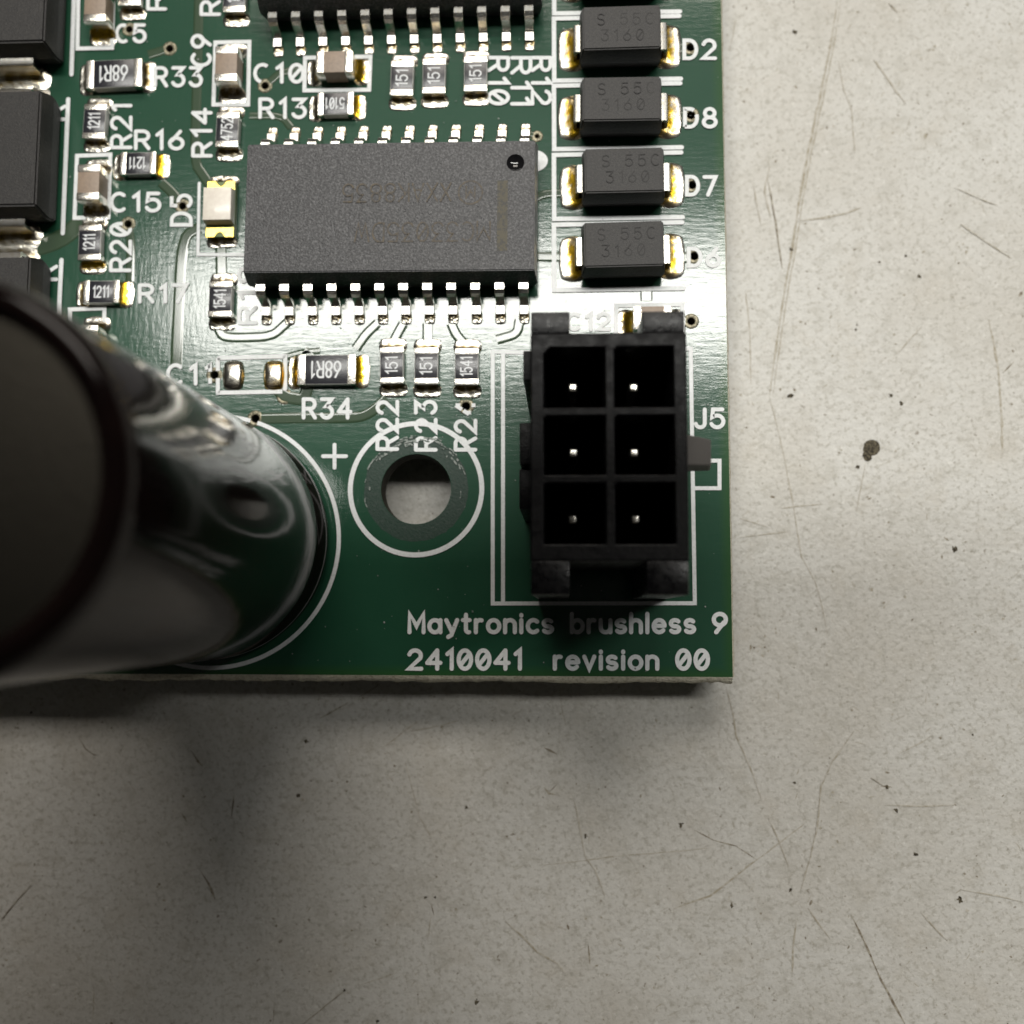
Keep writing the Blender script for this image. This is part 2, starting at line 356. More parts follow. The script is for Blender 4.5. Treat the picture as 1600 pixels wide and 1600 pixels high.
for s, wd, m in [
 ([(1364,92),(1390,128),(1400,143),(1415,162)],4,'scratch'), ([(1245,346),(1290,340),(1320,334),(1346,324)],5,'scratch'),
 ([(1200,280),(1212,350),(1222,420)],3,'scratchd'), ([(1176,285),(1188,350)],2.5,'scratch'), ([(1203,258),(1194,300),(1204,340)],3,'scratch'),
 ([(1150,30),(1140,80)],2.5,'scratch'), ([(1500,350),(1540,378),(1580,404)],3,'scratch'), ([(1490,293),(1540,315),(1560,322)],2,'scratch'),
 ([(1165,455),(1172,520),(1173,600)],2.5,'scratch'), ([(1545,500),(1553,540),(1560,580),(1565,650),(1566,710)],5,'scratch'),
 ([(1584,565),(1566,583)],3,'scratchd'), ([(1310,95),(1318,140),(1330,170),(1336,240)],2,'scratch'), ([(1388,5),(1402,20)],5,'scratchd'),
 ([(1220,794),(1282,788)],2.5,'scratch'), ([(1155,840),(1230,831)],2,'scratch'), ([(1155,810),(1200,824)],1.6,'scratch'),
 ([(1352,725),(1338,800)],1.8,'scratch'), ([(1415,205),(1424,180)],2,'scratch'), ([(1440,510),(1400,555)],2,'scratch'),
 ([(1334,1142),(1315,1170),(1300,1190),(1283,1230),(1277,1290),(1266,1340),(1250,1395)],3.2,'scratch'),
 ([(1258,1286),(1220,1316),(1180,1345),(1148,1370),(1110,1400),(1052,1420)],3.2,'scratch'),
 ([(1085,1297),(1115,1313),(1150,1322),(1182,1343)],2.6,'scratchd'), ([(845,1352),(910,1345),(960,1338),(1060,1330),(1110,1325)],2.2,'scratch'),
 ([(1330,1430),(1350,1470),(1376,1530),(1414,1600)],4,'scratchd'), ([(1244,1438),(1239,1480),(1238,1520)],3.5,'scratch'),
 ([(1262,1418),(1280,1445),(1298,1468)],2.6,'scratch'), ([(1135,1075),(1145,1115),(1150,1150),(1172,1200),(1190,1250)],2.6,'scratch'),
 ([(1200,1278),(1215,1310),(1232,1355)],2.2,'scratch'), ([(1438,1425),(1460,1450),(1480,1470)],2.5,'scratch'), ([(1500,1390),(1560,1400),(1600,1410)],2.5,'scratch'),
 ([(790,1440),(815,1462),(840,1488),(870,1505),(882,1520)],3.2,'scratch'), ([(897,1250),(905,1290),(915,1340),(930,1360),(945,1400)],3,'scratch'),
 ([(874,1075),(878,1108),(884,1132)],2.4,'scratch'), ([(596,1170),(630,1144),(655,1126)],2.4,'scratch'), ([(632,1144),(670,1138),(718,1126)],2.4,'scratch'),
 ([(545,1098),(520,1112),(500,1122)],3,'scratchd'), ([(595,1068),(560,1090)],2.5,'scratchd'), ([(314,1362),(326,1380),(336,1405)],5,'scratchd'), ([(298,1172),(310,1190),(317,1197)],4,'scratchd'),
 ([(284,1270),(292,1284)],3,'scratchd'), ([(366,1240),(362,1278)],2.4,'scratchd'), ([(124,1152),(134,1170),(145,1178),(152,1180)],2.4,'scratchd'),
 ([(50,1382),(20,1415),(0,1440)],2.6,'scratchd'), ([(538,1548),(510,1570),(474,1600)],2.6,'scratchd'), ([(147,1540),(145,1600)],2,'scratch'), ([(428,1568),(427,1600)],2.4,'scratchd'),
 ([(870,1242),(858,1240),(850,1230)],4,'scratchd'), ([(870,1225),(858,1238)],3,'scratchd'), ([(850,1168),(870,1178)],4,'scratchd'), ([(919,1475),(922,1506)],4,'scratchd'),
 ([(668,1470),(674,1430)],2,'scratch'), ([(674,1412),(678,1430)],2.2,'scratchd'), ([(633,1190),(645,1235),(655,1275),(675,1310)],2,'scratch'), ([(1380,1258),(1440,1260),(1490,1258)],2.2,'scratch'),
 ([(1400,1180),(1440,1160),(1455,1150)],2.4,'scratch'), ([(1380,1228),(1360,1215)],3,'scratchd'), ([(1376,1228),(1394,1230)],4,'scratchd'), ([(620,1520),(560,1540)],1.6,'scratch')]: scratch(s, wd, m)
# chips where the paint is gone
def blot(b, x, y, r, rnd, z=.012):
    """ragged little patch: a main flake with smaller ones at its rim"""
    for j in range(1+rnd.randint(1,4)):
        rr = r if j == 0 else r*rnd.uniform(.2,.5); an = rnd.uniform(0,2*PI); d = 0 if j == 0 else r*rnd.uniform(.8,1.35)
        n = 18; kk = [rnd.uniform(.7,1.2) if r < .4 else rnd.uniform(.9,1.08) for _ in range(9)]; st = rnd.uniform(.75,1.3) if r < .4 else 1.06; cx, cy = x+d*math.cos(an), y+d*math.sin(an)
        b.add([(cx+rr*st*(kk[i//2]*.75+kk[(i//2+i%2) % 9]*.25)*math.cos(2*PI*i/n), cy+rr/st*(kk[i//2]*.75+kk[(i//2+i%2) % 9]*.25)*math.sin(2*PI*i/n), z+j*.0015) for i in range(n)], [tuple(range(n))])
def chip(px, py, r, m='pit'):
    b = MB(); c = T(px, py); blot(b, c.x, c.y, r*(.72 if r < .5 else .9), random); ob('paint_chip', b.mesh('paint_chip', m), table)
chip(1362,700,.52)
for x, y, r in [(1236,618,.22),(1242,50,.16),(1392,618,.14),(1408,630,.14),(1493,858,.2),(1337,515,.09),(1339,508,.07),(1340,730,.14),(466,1243,.15),(729,1262,.1),(665,1402,.09),(680,1402,.09),(1386,1230,.12),(1400,1266,.13),(1520,1148,.08),(1236,390,.12),(1242,1223,.1),(745,1565,.14),(915,1306,.12),(1143,1415,.12),(1235,1390,.13),(1064,1290,.16),(1431,1335,.16),(1500,1405,.2),(590,1595,.13),(538,1548,.1),(49,1113,.09),(478,1158,.14),(1436,432,.13),(1374,410,.09),(1415,400,.1)]: chip(x,y,r)
# countless small specks and fibres of dirt
rnd = random.Random(3); b = MB(); b2 = MB()
for _ in range(3000):
    x, y = rnd.uniform(-45,40), rnd.uniform(-36,48); z = .004+rnd.random()*.006
    if rnd.random() < .5:
        r = abs(rnd.gauss(0,.026))+.012; n = 7; st = rnd.uniform(1,2.4); an = rnd.uniform(0,PI)
        v = []
        for i in range(n):
            q = 2*PI*i/n; ex, ey = r*st*math.cos(q)*rnd.uniform(.6,1.25), r*math.sin(q)*rnd.uniform(.6,1.25)
            v.append((x+ex*math.cos(an)-ey*math.sin(an), y+ex*math.sin(an)+ey*math.cos(an), z))
        b.add(v, [tuple(range(n))])
    else:
        an = rnd.gauss(1.0,.9); ln = rnd.uniform(.1,.55); k = rnd.uniform(-.7,.7); P = []
        for i in range(5): P.append((x, y)); x += math.cos(an)*ln/4; y += math.sin(an)*ln/4; an += k/4
        ribbon(b2, P, rnd.uniform(.02,.05), z, caps=False, taper=lambda t: .3+.7*math.sin(PI*t))
for _ in range(420):       # dirt gathers in loose clusters
    x, y = rnd.uniform(-45,40), rnd.uniform(-36,48)
    for k in range(rnd.choice((1,1,2,3,5))):
        blot(b if rnd.random() < .35 else b2, x+rnd.gauss(0,.3), y+rnd.gauss(0,.3), rnd.uniform(.02,.075), rnd, .004+rnd.random()*.004)
sp = ob('dirt_specks', b.mesh('dirt_specks', 'scratchd'), table); sp['kind'] = 'stuff'
sp = ob('scuff_marks', b2.mesh('scuff_marks', 'scratch'), table); sp['kind'] = 'stuff'

# ================================================================== the circuit board
XR, YB, XL, YT = 8.51, -3.01, -46., 46.
VIAS = [(265,76,.22),(202,46,.21),(414,134,.22),(285,322,.22),(200,350,.22),(335,586,.24),(444.5,619.5,.24),(399,654,.24),(728,635,.24),
        (1079,74,.24),(1080,180,.24),(1082,289,.24),(1085,400,.24),(1080,502,.22),(839,213,.13)]
HC = L(650,764); HR = 1.87
outer = [(XL,YB),(XR,YB),(XR,YT),(XL,YT)]
holes = [circ(HC.x, HC.y, HR, 72)]+[circ(L(a,c).x, L(a,c).y, r, 20) for a, c, r in VIAS]
bme = plate('circuit_board', outer, holes, -1.6, 0, 'mask', 'hole')
board = ob('circuit_board', bme, None, (0,0,ZB))
board['label'] = 'green printed circuit board with soldered components and white lettering, lying on the scuffed table'
board['category'] = 'circuit board'
# scored and snapped edge: the core sticks out in a ragged strip below the lacquer
def edge(name, p0, p1, nrm, out, rag, seed):
    r = random.Random(seed); b = MB(); n = 260; prof = [(-.004,0),(.45,-.10),(.88,-.24),(1.0,-.5),(.9,-.9),(.5,-1.25),(-.004,-1.6)]
    jag = 0
    for i in range(n+1):
        t = i/n; x, y = p0[0]+(p1[0]-p0[0])*t, p0[1]+(p1[1]-p0[1])*t
        jag = jag*.75+r.uniform(-1,1)*rag
        for k, (d, z) in enumerate(prof):
            q = d*out+(jag*abs(d)+r.uniform(-1,1)*rag*.35 if 0 < k < 6 else 0); b.v.append((x+nrm[0]*q, y+nrm[1]*q, z+(r.uniform(-.03,.03) if 0<k<6 else 0)))
    m = len(prof)
    for i in range(n):
        for k in range(m-1): b.f.append((i*m+k, i*m+k+1, (i+1)*m+k+1, (i+1)*m+k))
    ob(name, b.mesh(name, 'laminate', angle=50), board)
edge('board_edge', (XL,YB), (XR,YB), (0,-1), .34, .04, 1)
edge('board_edge', (XR,YB), (XR,YT), (1,0), .11, .02, 2)

# ---- vias
for a, c, r in VIAS:
    q = L(a, c); ro = r+.17
    me = lathe('via', [(r-.012,-.25),(r-.012,.015),(r+.03,.032),(ro-.05,.032),(ro,.022),(ro+.03,-.002)], 'via', 24)
    ob('via', me, board, (q.x,q.y,0))

# ---- copper tracks under the lacquer
def track(pts, wd, h=.034, z=0, m='trace', name='copper_track'):
    P = [L(*p).xy for p in pts]
    for e, nb in ((0,1),(-1,-2)):          # a track ends at the rim of the via it feeds
        for a, c, r in VIAS:
            q = L(a, c).xy
            if (P[e]-q).length < r: P[e] = q+(P[nb]-q).normalized()*(r+.09)
    # soften corners
    for _ in range(2):
        Q = [P[0]]
        for a, c in zip(P[:-1], P[1:]): Q += [a.lerp(c,.2), a.lerp(c,.8)]
        P = Q+[P[-1]]
    b = MB(); n = len(P); sl = .075
    for i in range(n):
        d = (P[min(i+1,n-1)]-P[max(i-1,0)]).normalized(); nn = Vector((-d.y,d.x))
        for o_, hh in ((-wd/2-sl,-.003),(-wd/2-.02,h*.8),(-wd/2+.04,h),(-wd/2+.08,h),(wd/2-.08,h),(wd/2-.04,h),(wd/2+.02,h*.8),(wd/2+sl,-.003)):
            q = P[i]+nn*o_; b.v.append((q.x,q.y,z+hh))
    for i in range(n-1):
        for k in range(7): b.f.append((i*8+k, (i+1)*8+k, (i+1)*8+k+1, i*8+k+1))
    ob(name, b.mesh(name, m, smooth=True), board)
for p, wd in [([(311,-12),(308,120),(304,255),(318,275),(335,300)],.42), ([(312,356),(292,366),(284,392),(279,480),(275,575)],.50),
  ([(341,512),(347,525),(365,528),(425,526),(450,503)],.42), ([(590,505),(572,522),(556,545)],.42), ([(630,506),(622,520),(614,536)],.42),
  ([(668,505),(668,536)],.42), ([(705,505),(712,522),(726,538)],.42), ([(812,500),(808,522),(776,531)],.42),
  ([(399,654),(470,653),(560,653),(582,643),(604,622)],.45), ([(265,76),(232,86)],.42), ([(252,285),(268,300),(285,322)],.42), ([(200,350),(205,380),(203,440)],.36),
  ([(390,181),(440,181),(455,200)],.3), ([(838,309),(852,303),(880,302)],.36), ([(838,401),(885,402)],.40), ([(345,380),(346,432)],.5), ([(414,134),(440,112),(490,108)],.32),
  ([(430,605),(445,620),(475,625),(482,600)],.55), ([(130,345),(95,375),(40,392)],.9), ([(500,548),(470,551),(440,560)],.25), ([(1010,470),(1010,455)],.5), ([(1062,404),(1085,400)],.5),
  ([(1060,183),(1080,180)],.45), ([(1060,290),(1082,289)],.45), ([(1058,76),(1079,74)],.45), ([(1080,502),(1050,502)],.5), ([(824,208),(839,213)],.25), ([(728,635),(729,615)],.5),
  ([(148,150),(148,170)],.5), ([(475,548),(488,558)],.4)]: track(p, wd)

# ---- silkscreen
HOLES = [(HC.x,HC.y,HR)]+[(L(a,c).x, L(a,c).y, r) for a, c, r in VIAS]
def ink(b, P, wd, z):
    """printed stroke, broken where a drilled hole takes the ink away"""
    P = [Vector((p[0],p[1])) for p in P]
    if not any(((p-Vector(h[:2])).length < h[2]+2.5) for p in P for h in HOLES): return ribbon(b, P, wd, z)
    Q = []
    for a, c in zip(P[:-1], P[1:]):
        n = max(1, int((c-a).length/.05)); Q += [a.lerp(c, i/n) for i in range(n)]
    Q.append(P[-1]); run = []; cut = False
    for p in Q:
        if any((p-Vector(h[:2])).length < h[2]+.03 for h in HOLES):
            if len(run) > 1: ribbon(b, run, wd, z, caps=False)
            run = []; cut = True
        else: run.append(p)
    if not cut: return ribbon(b, P, wd, z)
    if len(run) > 1: ribbon(b, run, wd, z, caps=False)
SZ = .048
def silk_line(pts, wpx=7, name='silkscreen_outline', closed=False):
    b = MB(); P = [L(*p).xy for p in pts]
    if closed: P.append(P[0])
    ink(b, P, wpx/29.2, SZ+nextz()); return ob(name, b.mesh(name, 'silk'), board)
def silk_text(txt, x0, y0, x1, y1, rot=0, gap=.34, wpx=6, bbox=None):
    """ink box in photo pixels; rot 0 upright, 90 reads upward, -90 reads downward"""
    st, a, c = strokes(txt, gap); b = MB(); h = wpx/2
    x0 += h; x1 -= h; y0 += h; y1 -= h
    for s in st:
        P = []
        for x, y in s:
            u = (x-a)/(c-a); v = y
            if rot == 0: q = (x0+(x1-x0)*u, y1+(y0-y1)*v)
            elif rot == 90: q = (x1+(x0-x1)*v, y1+(y0-y1)*u)
            else: q = (x0+(x1-x0)*v, y0+(y1-y0)*u)
            P.append(L(*q).xy)
        ink(b, P, wpx/29.2, SZ+nextz())
    return ob('silkscreen_text', b.mesh('silkscreen_text', 'silk'), board)
for t, *bx in [('C5',180,37,230,69),('R33',240,104,318,138),('R16',210,203,289,236),('C15',172,300,253,333),('C10',396,99,477,132),('R13',404,153,480,187),
   ('R17',216,443,295,475),('C11',260,568,332,603),('R34',472,621,551,656),('D2',1066,61,1120,95),('D8',1067,168,1121,202),('D7',1070,274,1121,308),('D6',1073,386,1126,419),
   ('J5',1084,637,1133,671),('C12',884,488,955,518)]: silk_text(t, *bx)
for t, *bx in [('C9',298,54,332,106),('R14',299,169,333,247),('D5',266,303,302,355),('R20',171,347,207,426),('R21',172,163,208,234),('R22',587,625,624,705),('R23',647,625,684,706),('R24',709,626,746,706),
   ('R18',371,416,403,508),('R11',229,-59,262,18),('R10',312,-51,346,26)]: silk_text(t, *bx, rot=90)
for t, *bx in [('R10',761,88,797,166),('R11',797,88,832,166),('R12',829,88,863,166)]: silk_text(t, *bx, rot=-90)
silk_text('Maytronics brushless 9', 637,956,1137,991, gap=.30, wpx=6.4); silk_text('2410041  revision 00', 636,1013,1109,1048, gap=.30, wpx=6.4)
silk_line([(505,713),(541,713)],6,'silkscreen_text'); silk_line([(523,695),(523,731)],6,'silkscreen_text')
silk_text('K', 62,164,105,190, rot=90, wpx=6); silk_text('K', 50,414,92,440, rot=90, wpx=6)
for p, wd in [([(117,-20),(112.5,117)],7), ([(107.5,156),(99,365)],7), ([(97,407),(91.5,520)],7)]: silk_line(p, wd)
def silk_box(*p): silk_line(list(p), 6.5, closed=True)
silk_box((124,-45),(179,-46),(176,76),(122,77)); silk_box((121,244),(173,242),(170,340),(117,341)); silk_box((337,67),(390,66),(388,164),(334,164))
silk_box((477,91),(579,89),(577,141),(476,142)); silk_box((341,560),(446,557),(446,612),(341,614)); silk_box((110,484),(164,482),(162,590),(108,590)); silk_box((963,478),(1066,476),(1066,525),(963,527))
silk_line([(312,287),(310,398),(395,399)],5)
for t0, b0 in [(-84,22),(30,127),(135,234),(243,343),(352,454)]:
    silk_line([(1061+t0*.013,t0-4),(865.5,t0),(866,b0),(1062+b0*.013,b0-3)], 7)
silk_line([(1062,556),(770,550),(770,943),(1085.5,942.5),(1079,545),(1060,545)], 6); silk_line([(786,550),(786,943)], 6); silk_line([(1081,720),(1124,720),(1124,763),(1083,763)], 6)
def silk_ring(c, r, wd):
    b = MB(); ink(b, [(c.x+r*math.cos(2*PI*i/120), c.y+r*math.sin(2*PI*i/120)) for i in range(121)], wd, SZ+nextz()); ob('silkscreen_outline', b.mesh('silkscreen_outline','silk'), board)
silk_ring(HC, 3.50, .26); CP = L(335,845); silk_ring(CP, 6.70, .22)
q = L(833,252); b = MB(); n = 32; b.add([(q.x+.80*math.cos(2*PI*i/n), q.y+.62*math.sin(2*PI*i/n), SZ) for i in range(n)], [tuple(range(n))]); ob('silkscreen_dot', b.mesh('silkscreen_dot','silk'), board)
# dull ring pressed into the lacquer by a screw head
b = MB(); n = 72
for r_ in (HR+.02, 2.78):
    for i in range(n): k = 1+(random.uniform(-.012,.012) if r_ > 2 else 0); b.v.append((HC.x+r_*k*math.cos(2*PI*i/n), HC.y+r_*k*math.sin(2*PI*i/n), .005))
b.f = [(i, n+i, n+(i+1) % n, (i+1) % n) for i in range(n)]
ob('screw_mark', b.mesh('screw_mark','pressed'), board)
# scuffs a screw head left round the mounting hole
b = MB(); rnd = random.Random(5)
for _ in range(46):
    a = rnd.gauss(PI/2, .75); r = rnd.uniform(2.35,2.9); ln = rnd.uniform(.04,.22)
    ribbon(b, [((HC.x+(r+rnd.uniform(-.03,.03))*math.cos(a+ln*k/3)), (HC.y+(r+rnd.uniform(-.03,.03))*math.sin(a+ln*k/3))) for k in range(4)], rnd.uniform(.03,.10), SZ+.016+rnd.random()*.006, caps=False)
sc = ob('scuff_marks', b.mesh('scuff_marks','scuff'), board); sc['kind'] = 'stuff'

b = MB(); rnd = random.Random(9)
for _ in range(260):
    x, y = rnd.uniform(-30,8.4), rnd.uniform(-2.9,34)
    if (x-HC.x)**2+(y-HC.y)**2 < 2.0**2: continue
    r = abs(rnd.gauss(0,.018))+.012; n = 6; b.add([(x+r*rnd.uniform(.6,1.3)*math.cos(2*PI*i/n), y+r*rnd.uniform(.6,1.3)*math.sin(2*PI*i/n), SZ+.03) for i in range(n)], [tuple(range(n))])
du = ob('dust_specks', b.mesh('dust_specks','scuff'), board); du['kind'] = 'stuff'

# ---- solder joint: a pad with a concave fillet climbing towards the part (local +x points at the part)
def set_attr(me, vals):
    a = me.attributes.new('flux_and_reflection', 'FLOAT', 'POINT'); a.data.foreach_set('value', vals); return me
def fillet(name, lx, ly, hi, m='solder', seed=0, p=2.2, base=.05, start=.15):
    r = random.Random(seed); b = MB(); n = 14; res = []
    for i in range(n+1):
        for j in range(n+1):
            u, v = -1+2*i/n, -1+2*j/n
            x, y = u*math.sqrt(1-.30*v*v), v*math.sqrt(1-.30*u*u)
            e = min(1, (1-max(abs(u),abs(v)))*5); e = math.sqrt(max(0, 1-(1-e)**2))
            t = max(0, ((u+1)/2-start)/(1-start)); side = 1-abs(v)**3*.75
            z = -.004+(base+.02*r.uniform(-1,1))*e+hi*(t**p)*side*(e if u < .5 else max(e, 1-abs(v)**4))
            b.v.append((x*lx/2, y*ly/2, z)); res.append(min(1, max(0, (t-.03)*3))*min(1, e*1.6)*(1-abs(v)**4))
    for i in range(n):
        for j in range(n): q = i*(n+1)+j; b.f.append((q, q+n+1, q+n+2, q+1))
    return set_attr(b.mesh(name, m, smooth=True), res)
def dome(name, lx, ly, hi, m):
    b = MB(); n = 12; res = []
    for i in range(n+1):
        for j in range(n+1):
            u, v = -1+2*i/n, -1+2*j/n; res.append(.75*max(abs(u),abs(v))**2); x, y = u*math.sqrt(1-.30*v*v)/.9, v*math.sqrt(1-.30*u*u)/.9
            e = (1-max(abs(u),abs(v))); b.v.append((x*lx/2, y*ly/2, -.004+hi*math.sqrt(max(0,1-(1-e)**1.9))))
    for i in range(n):
        for j in range(n): q = i*(n+1)+j; b.f.append((q, q+n+1, q+n+2, q+1))
    return set_attr(b.mesh(name, m, smooth=True), res)

# ---- chip resistors
RES = {}
def res_meshes(k):
    if k in RES: return RES[k]
    lx, ly, h, t = {'0805': (2.0,1.25,.52,.36), '1206': (3.15,1.6,.56,.46)}[k]
    d = dict(lx=lx, ly=ly, h=h, body=rbox('resistor', lx-.06, ly, .05, h, 'alumina', .03),
             coat=rbox('glaze', lx-2*t+.06, ly-.06, h-.02, h+.022, 'glaze', .012),
             term=[rbox('terminal', t, ly+.03, .03, h+.028, 'tin', .045, cx=s*(lx/2-t/2)) for s in (-1,1)],
             pad=[fillet('solder_joint', .88, ly+.30, h*.85, mm, s, 2.4, .05, .2) for s, mm in ((1,'solder'),(2,'flux'),(3,'solder'))])
    RES[k] = d; return d
def label(o, t): o['label'] = t
def resistor(px, py, k, rz, txt, pads=(0,0), trot=0, lab=None, off=.22, jit=0):
    d = res_meshes(k); q = L(px, py, d['h']); o = ob('resistor', d['body'], board, (q.x,q.y,0), rz+jit)
    ob('glaze', d['coat'], o)
    for s in (0,1): ob('terminal', d['term'][s], o)
    for s in (0,1):
        j = ob('solder_joint', d['pad'][pads[s]], o, ((-1,1)[s]*(d['lx']/2+off-.02),0,0), 0 if s == 0 else PI)
    b = MB(); th = (.60 if k == '0805' else .84)
    text_local(b, txt, th, .085 if k == '0805' else .11, d['h']+.028, 0, 0, trot, .26, .62 if len(txt) > 3 else .85)
    ob('marking', b.mesh('marking','mark'), o)
    if lab: label(o, lab)
    return o
H = PI/2
resistor(178,115,'1206',0,'68R1',(0,0),PI,'large chip resistor marked 68R1 beside lettering R33',jit=.02)
resistor(147.5,189.5,'0805',H,'1211',(0,2),0,'chip resistor marked 1211 beside lettering R21',jit=-.03)
resistor(215.5,255,'0805',0,'1211',(0,1),PI,'chip resistor marked 1211 under lettering R16')
resistor(140,379,'0805',H,'1211',(1,0),0,'chip resistor marked 1211 beside lettering R20',jit=.01)
resistor(158,456,'0805',0,'1211',(1,1),0,'chip resistor marked 1211 with yellow solder beside lettering R17',jit=-.01)
resistor(355,202.5,'0805',H,'4752',(0,2),0,'chip resistor marked 4752 beside lettering R14',jit=-.02)
resistor(203,-18,'0805',H,'1211',(2,0),0); resistor(366,-8,'0805',H,'1211',(0,2),0)
resistor(524,162,'0805',0,'5101',(2,1),PI,'chip resistor marked 5101 beside lettering R13')
resistor(628,122,'0805',H,'151',(0,2),0,'chip resistor marked 151, outermost of the three beside lettering R10',jit=-.03); resistor(678,118.5,'0805',H,'151',(2,0),0,'chip resistor marked 151, middle one of three under the upper chip',jit=-.01); resistor(743,115,'0805',H,'151',(0,2),0,'chip resistor marked 151 touching lettering R10')
resistor(344,467.5,'0805',H,'1541',(0,2),0,'chip resistor between the light diode and the curved copper track',jit=-.01)
resistor(510,577.5,'1206',0,'68R1',(1,1),PI,'large chip resistor marked 68R1 above lettering R34',off=.26)
resistor(612,571,'0805',H,'151',(0,2),0,'chip resistor marked 151 above lettering R22',jit=.02); resistor(666,572,'0805',H,'151',(2,0),0,'chip resistor marked 151 above lettering R23'); resistor(729,573,'0805',H,'1541',(0,2),0,'chip resistor above lettering R24')

# ---- ceramic capacitors
capb = rbox('ceramic_capacitor', 1.9, 1.22, .05, 1.18, 'ceramic', .06); capt = [rbox('terminal', .46, 1.27, .03, 1.21, 'tin', .09, cx=s*.79) for s in (-1,1)]
capp = [fillet('solder_joint', 1.05, 1.6, .85, mm, 8+s, 2.2, .05, .18) for s, mm in enumerate(('solder','flux'))]
def ceramic(px, py, rz, pads=(0,0), lab=None):
    q = L(px, py, 1.2); o = ob('ceramic_capacitor', capb, board, (q.x,q.y,0), rz)
    for s in (0,1):
        ob('terminal', capt[s], o); ob('solder_joint', capp[pads[s]], o, ((-1,1)[s]*1.32,0,0), 0 if s == 0 else PI)
    if lab: label(o, lab)
ceramic(137.5,284.5,H,(0,0),'beige ceramic capacitor beside lettering C15'); ceramic(148,6,H,(1,0),'beige ceramic capacitor beside lettering C5'); ceramic(353,99,H,(0,0),'beige ceramic capacitor beside lettering C9')
ceramic(522,96,0,(0,1),'beige ceramic capacitor lying crosswise beside lettering C10'); ceramic(134,537,H,(0,0),'beige ceramic capacitor half hidden by the large capacitor'); ceramic(1020,496,0,(1,0),'ceramic capacitor half hidden by the black connector')
# unpopulated pads of C11
for (x, y, m) in ((365,587,'solder'),(428.5,587,'flux')):
    q = L(x, y); ob('solder_pad', dome('solder_pad', 1.08, 1.52, .36, m), board, (q.x,q.y,0))

# ---- light emitting diode
q = L(343,325,.6); led = ob('light_diode', rbox('light_diode', 3.1, 1.6, .04, .42, 'ledpcb', .02), board, (q.x,q.y,0), H+.0); label(led, 'pale light emitting diode with gold ends beside lettering D5')
ob('lens', rbox('lens', 1.95, 1.58, .40, 1.05, 'lens', .03, cx=.08, tx=.93, ty=.96), led)
for s in (-1,1):
    b = MB(); n = 12; outer_ = [(s*1.05,-.76),(s*1.57,-.76)]+[(s*(1.57-.30*math.sin(PI*i/n)), -.30+.60*i/n) for i in range(n+1)]+[(s*1.57,.76),(s*1.05,.76)]
    ob('terminal', plate('terminal', outer_, [], .38, .45, 'gold'), led)
    ob('solder_joint', fillet('solder_joint', .72, 1.75, .32, 'solder', 20+s, 2, .05, .1), led, (s*1.72,0,0), 0 if s < 0 else PI)
lc = bpy.data.objects.new('x', None); bpy.data.objects.remove(lc)

# ---- integrated circuits
def leadmesh():
    prof = [(3.55,1.28),(4.08,1.28),(4.22,1.22),(4.30,1.08),(4.42,.46),(4.50,.28),(4.64,.20),(5.12,.17)]; th = .24; wd = .52; b = MB(); n = len(prof)
    for i, (y, z) in enumerate(prof):
        a = prof[max(i-1,0)]; c = prof[min(i+1,n-1)]; d = Vector((c[0]-a[0], c[1]-a[1])).normalized(); nn = Vector((-d.y, d.x))
        if nn.y < 0: nn = -nn
        ww = wd*(1 if i < 3 else .92)
        for sx in (-1,1):
            b.v.append((sx*ww/2, y+nn.x*th/2, z+nn.y*th/2)); b.v.append((sx*ww/2, y-nn.x*th/2, z-nn.y*th/2))
    for i in range(n-1):
        q, r = i*4, (i+1)*4; b.f += [(q,q+2,r+2,r),(q+1,r+1,r+3,q+3),(q,r,r+1,q+1),(q+2,q+3,r+3,r+2)]
    b.f += [(0,1,3,2),((n-1)*4,(n-1)*4+2,(n-1)*4+3,(n-1)*4+1)]
    bm = bmesh.new(); me = b.mesh('lead','lead'); bm.from_mesh(me); bmesh.ops.recalc_face_normals(bm, faces=bm.faces)
    bmesh.ops.bevel(bm, geom=[e for e in bm.edges if len(e.link_faces)==2 and e.calc_face_angle(0) > 1.0], offset=.025*S, segments=1, affect='EDGES'); bm.to_mesh(me); bm.free()
    me.shade_smooth(); me.set_sharp_from_angle(angle=math.radians(18)); return me
LM = leadmesh(); LP = [fillet('solder_joint', .80, .60, .16, 'solder', 30+k, 1.6, .06, .1) for k in range(3)]
def icbody():
    bm = bmesh.new(); lv = [(15.1,7.15,.12),(15.4,7.5,1.12),(15.4,7.5,1.38),(15.16,6.92,2.5)]; R = []
    for lx, ly, z in lv: R.append([bm.verts.new((sx*lx/2*S, sy*ly/2*S, z*S)) for sx, sy in ((-1,-1),(1,-1),(1,1),(-1,1))])
    for a, c in zip(R[:-1], R[1:]):
        for i in range(4): bm.faces.new((a[i], a[(i+1)%4], c[(i+1)%4], c[i]))
    bm.faces.new(R[-1]); bm.faces.new(R[0][::-1])
    bmesh.ops.bevel(bm, geom=bm.edges[:], offset=.05*S, segments=2, affect='EDGES')
    me = bpy.data.meshes.new('integrated_circuit'); bm.to_mesh(me); bm.free(); me.materials.append(MT['epoxy']); me.shade_smooth(); me.set_sharp_from_angle(angle=math.radians(30)); return me
ICB = icbody()
def ic(cx, cy, lab, rz=0):
    o = ob('integrated_circuit', ICB, board, (cx,cy,0), rz); label(o, lab)
    for s in (0,1):
        for i in range(12):
            x = (i-5.5)*1.27; y = 1 if s else -1
            ob('lead', LM, o, (x,0,0), 0 if s else PI)
            ob('solder_joint', LP[(i*7+s) % 3], o, (x, y*5.22, 0), -H if s else H)
    return o
tl, tr, bl, br = L(385,226,2.5), L(837,224,2.5), L(380,427,2.5), L(836,422,2.5); c = (tl+tr+bl+br)/4
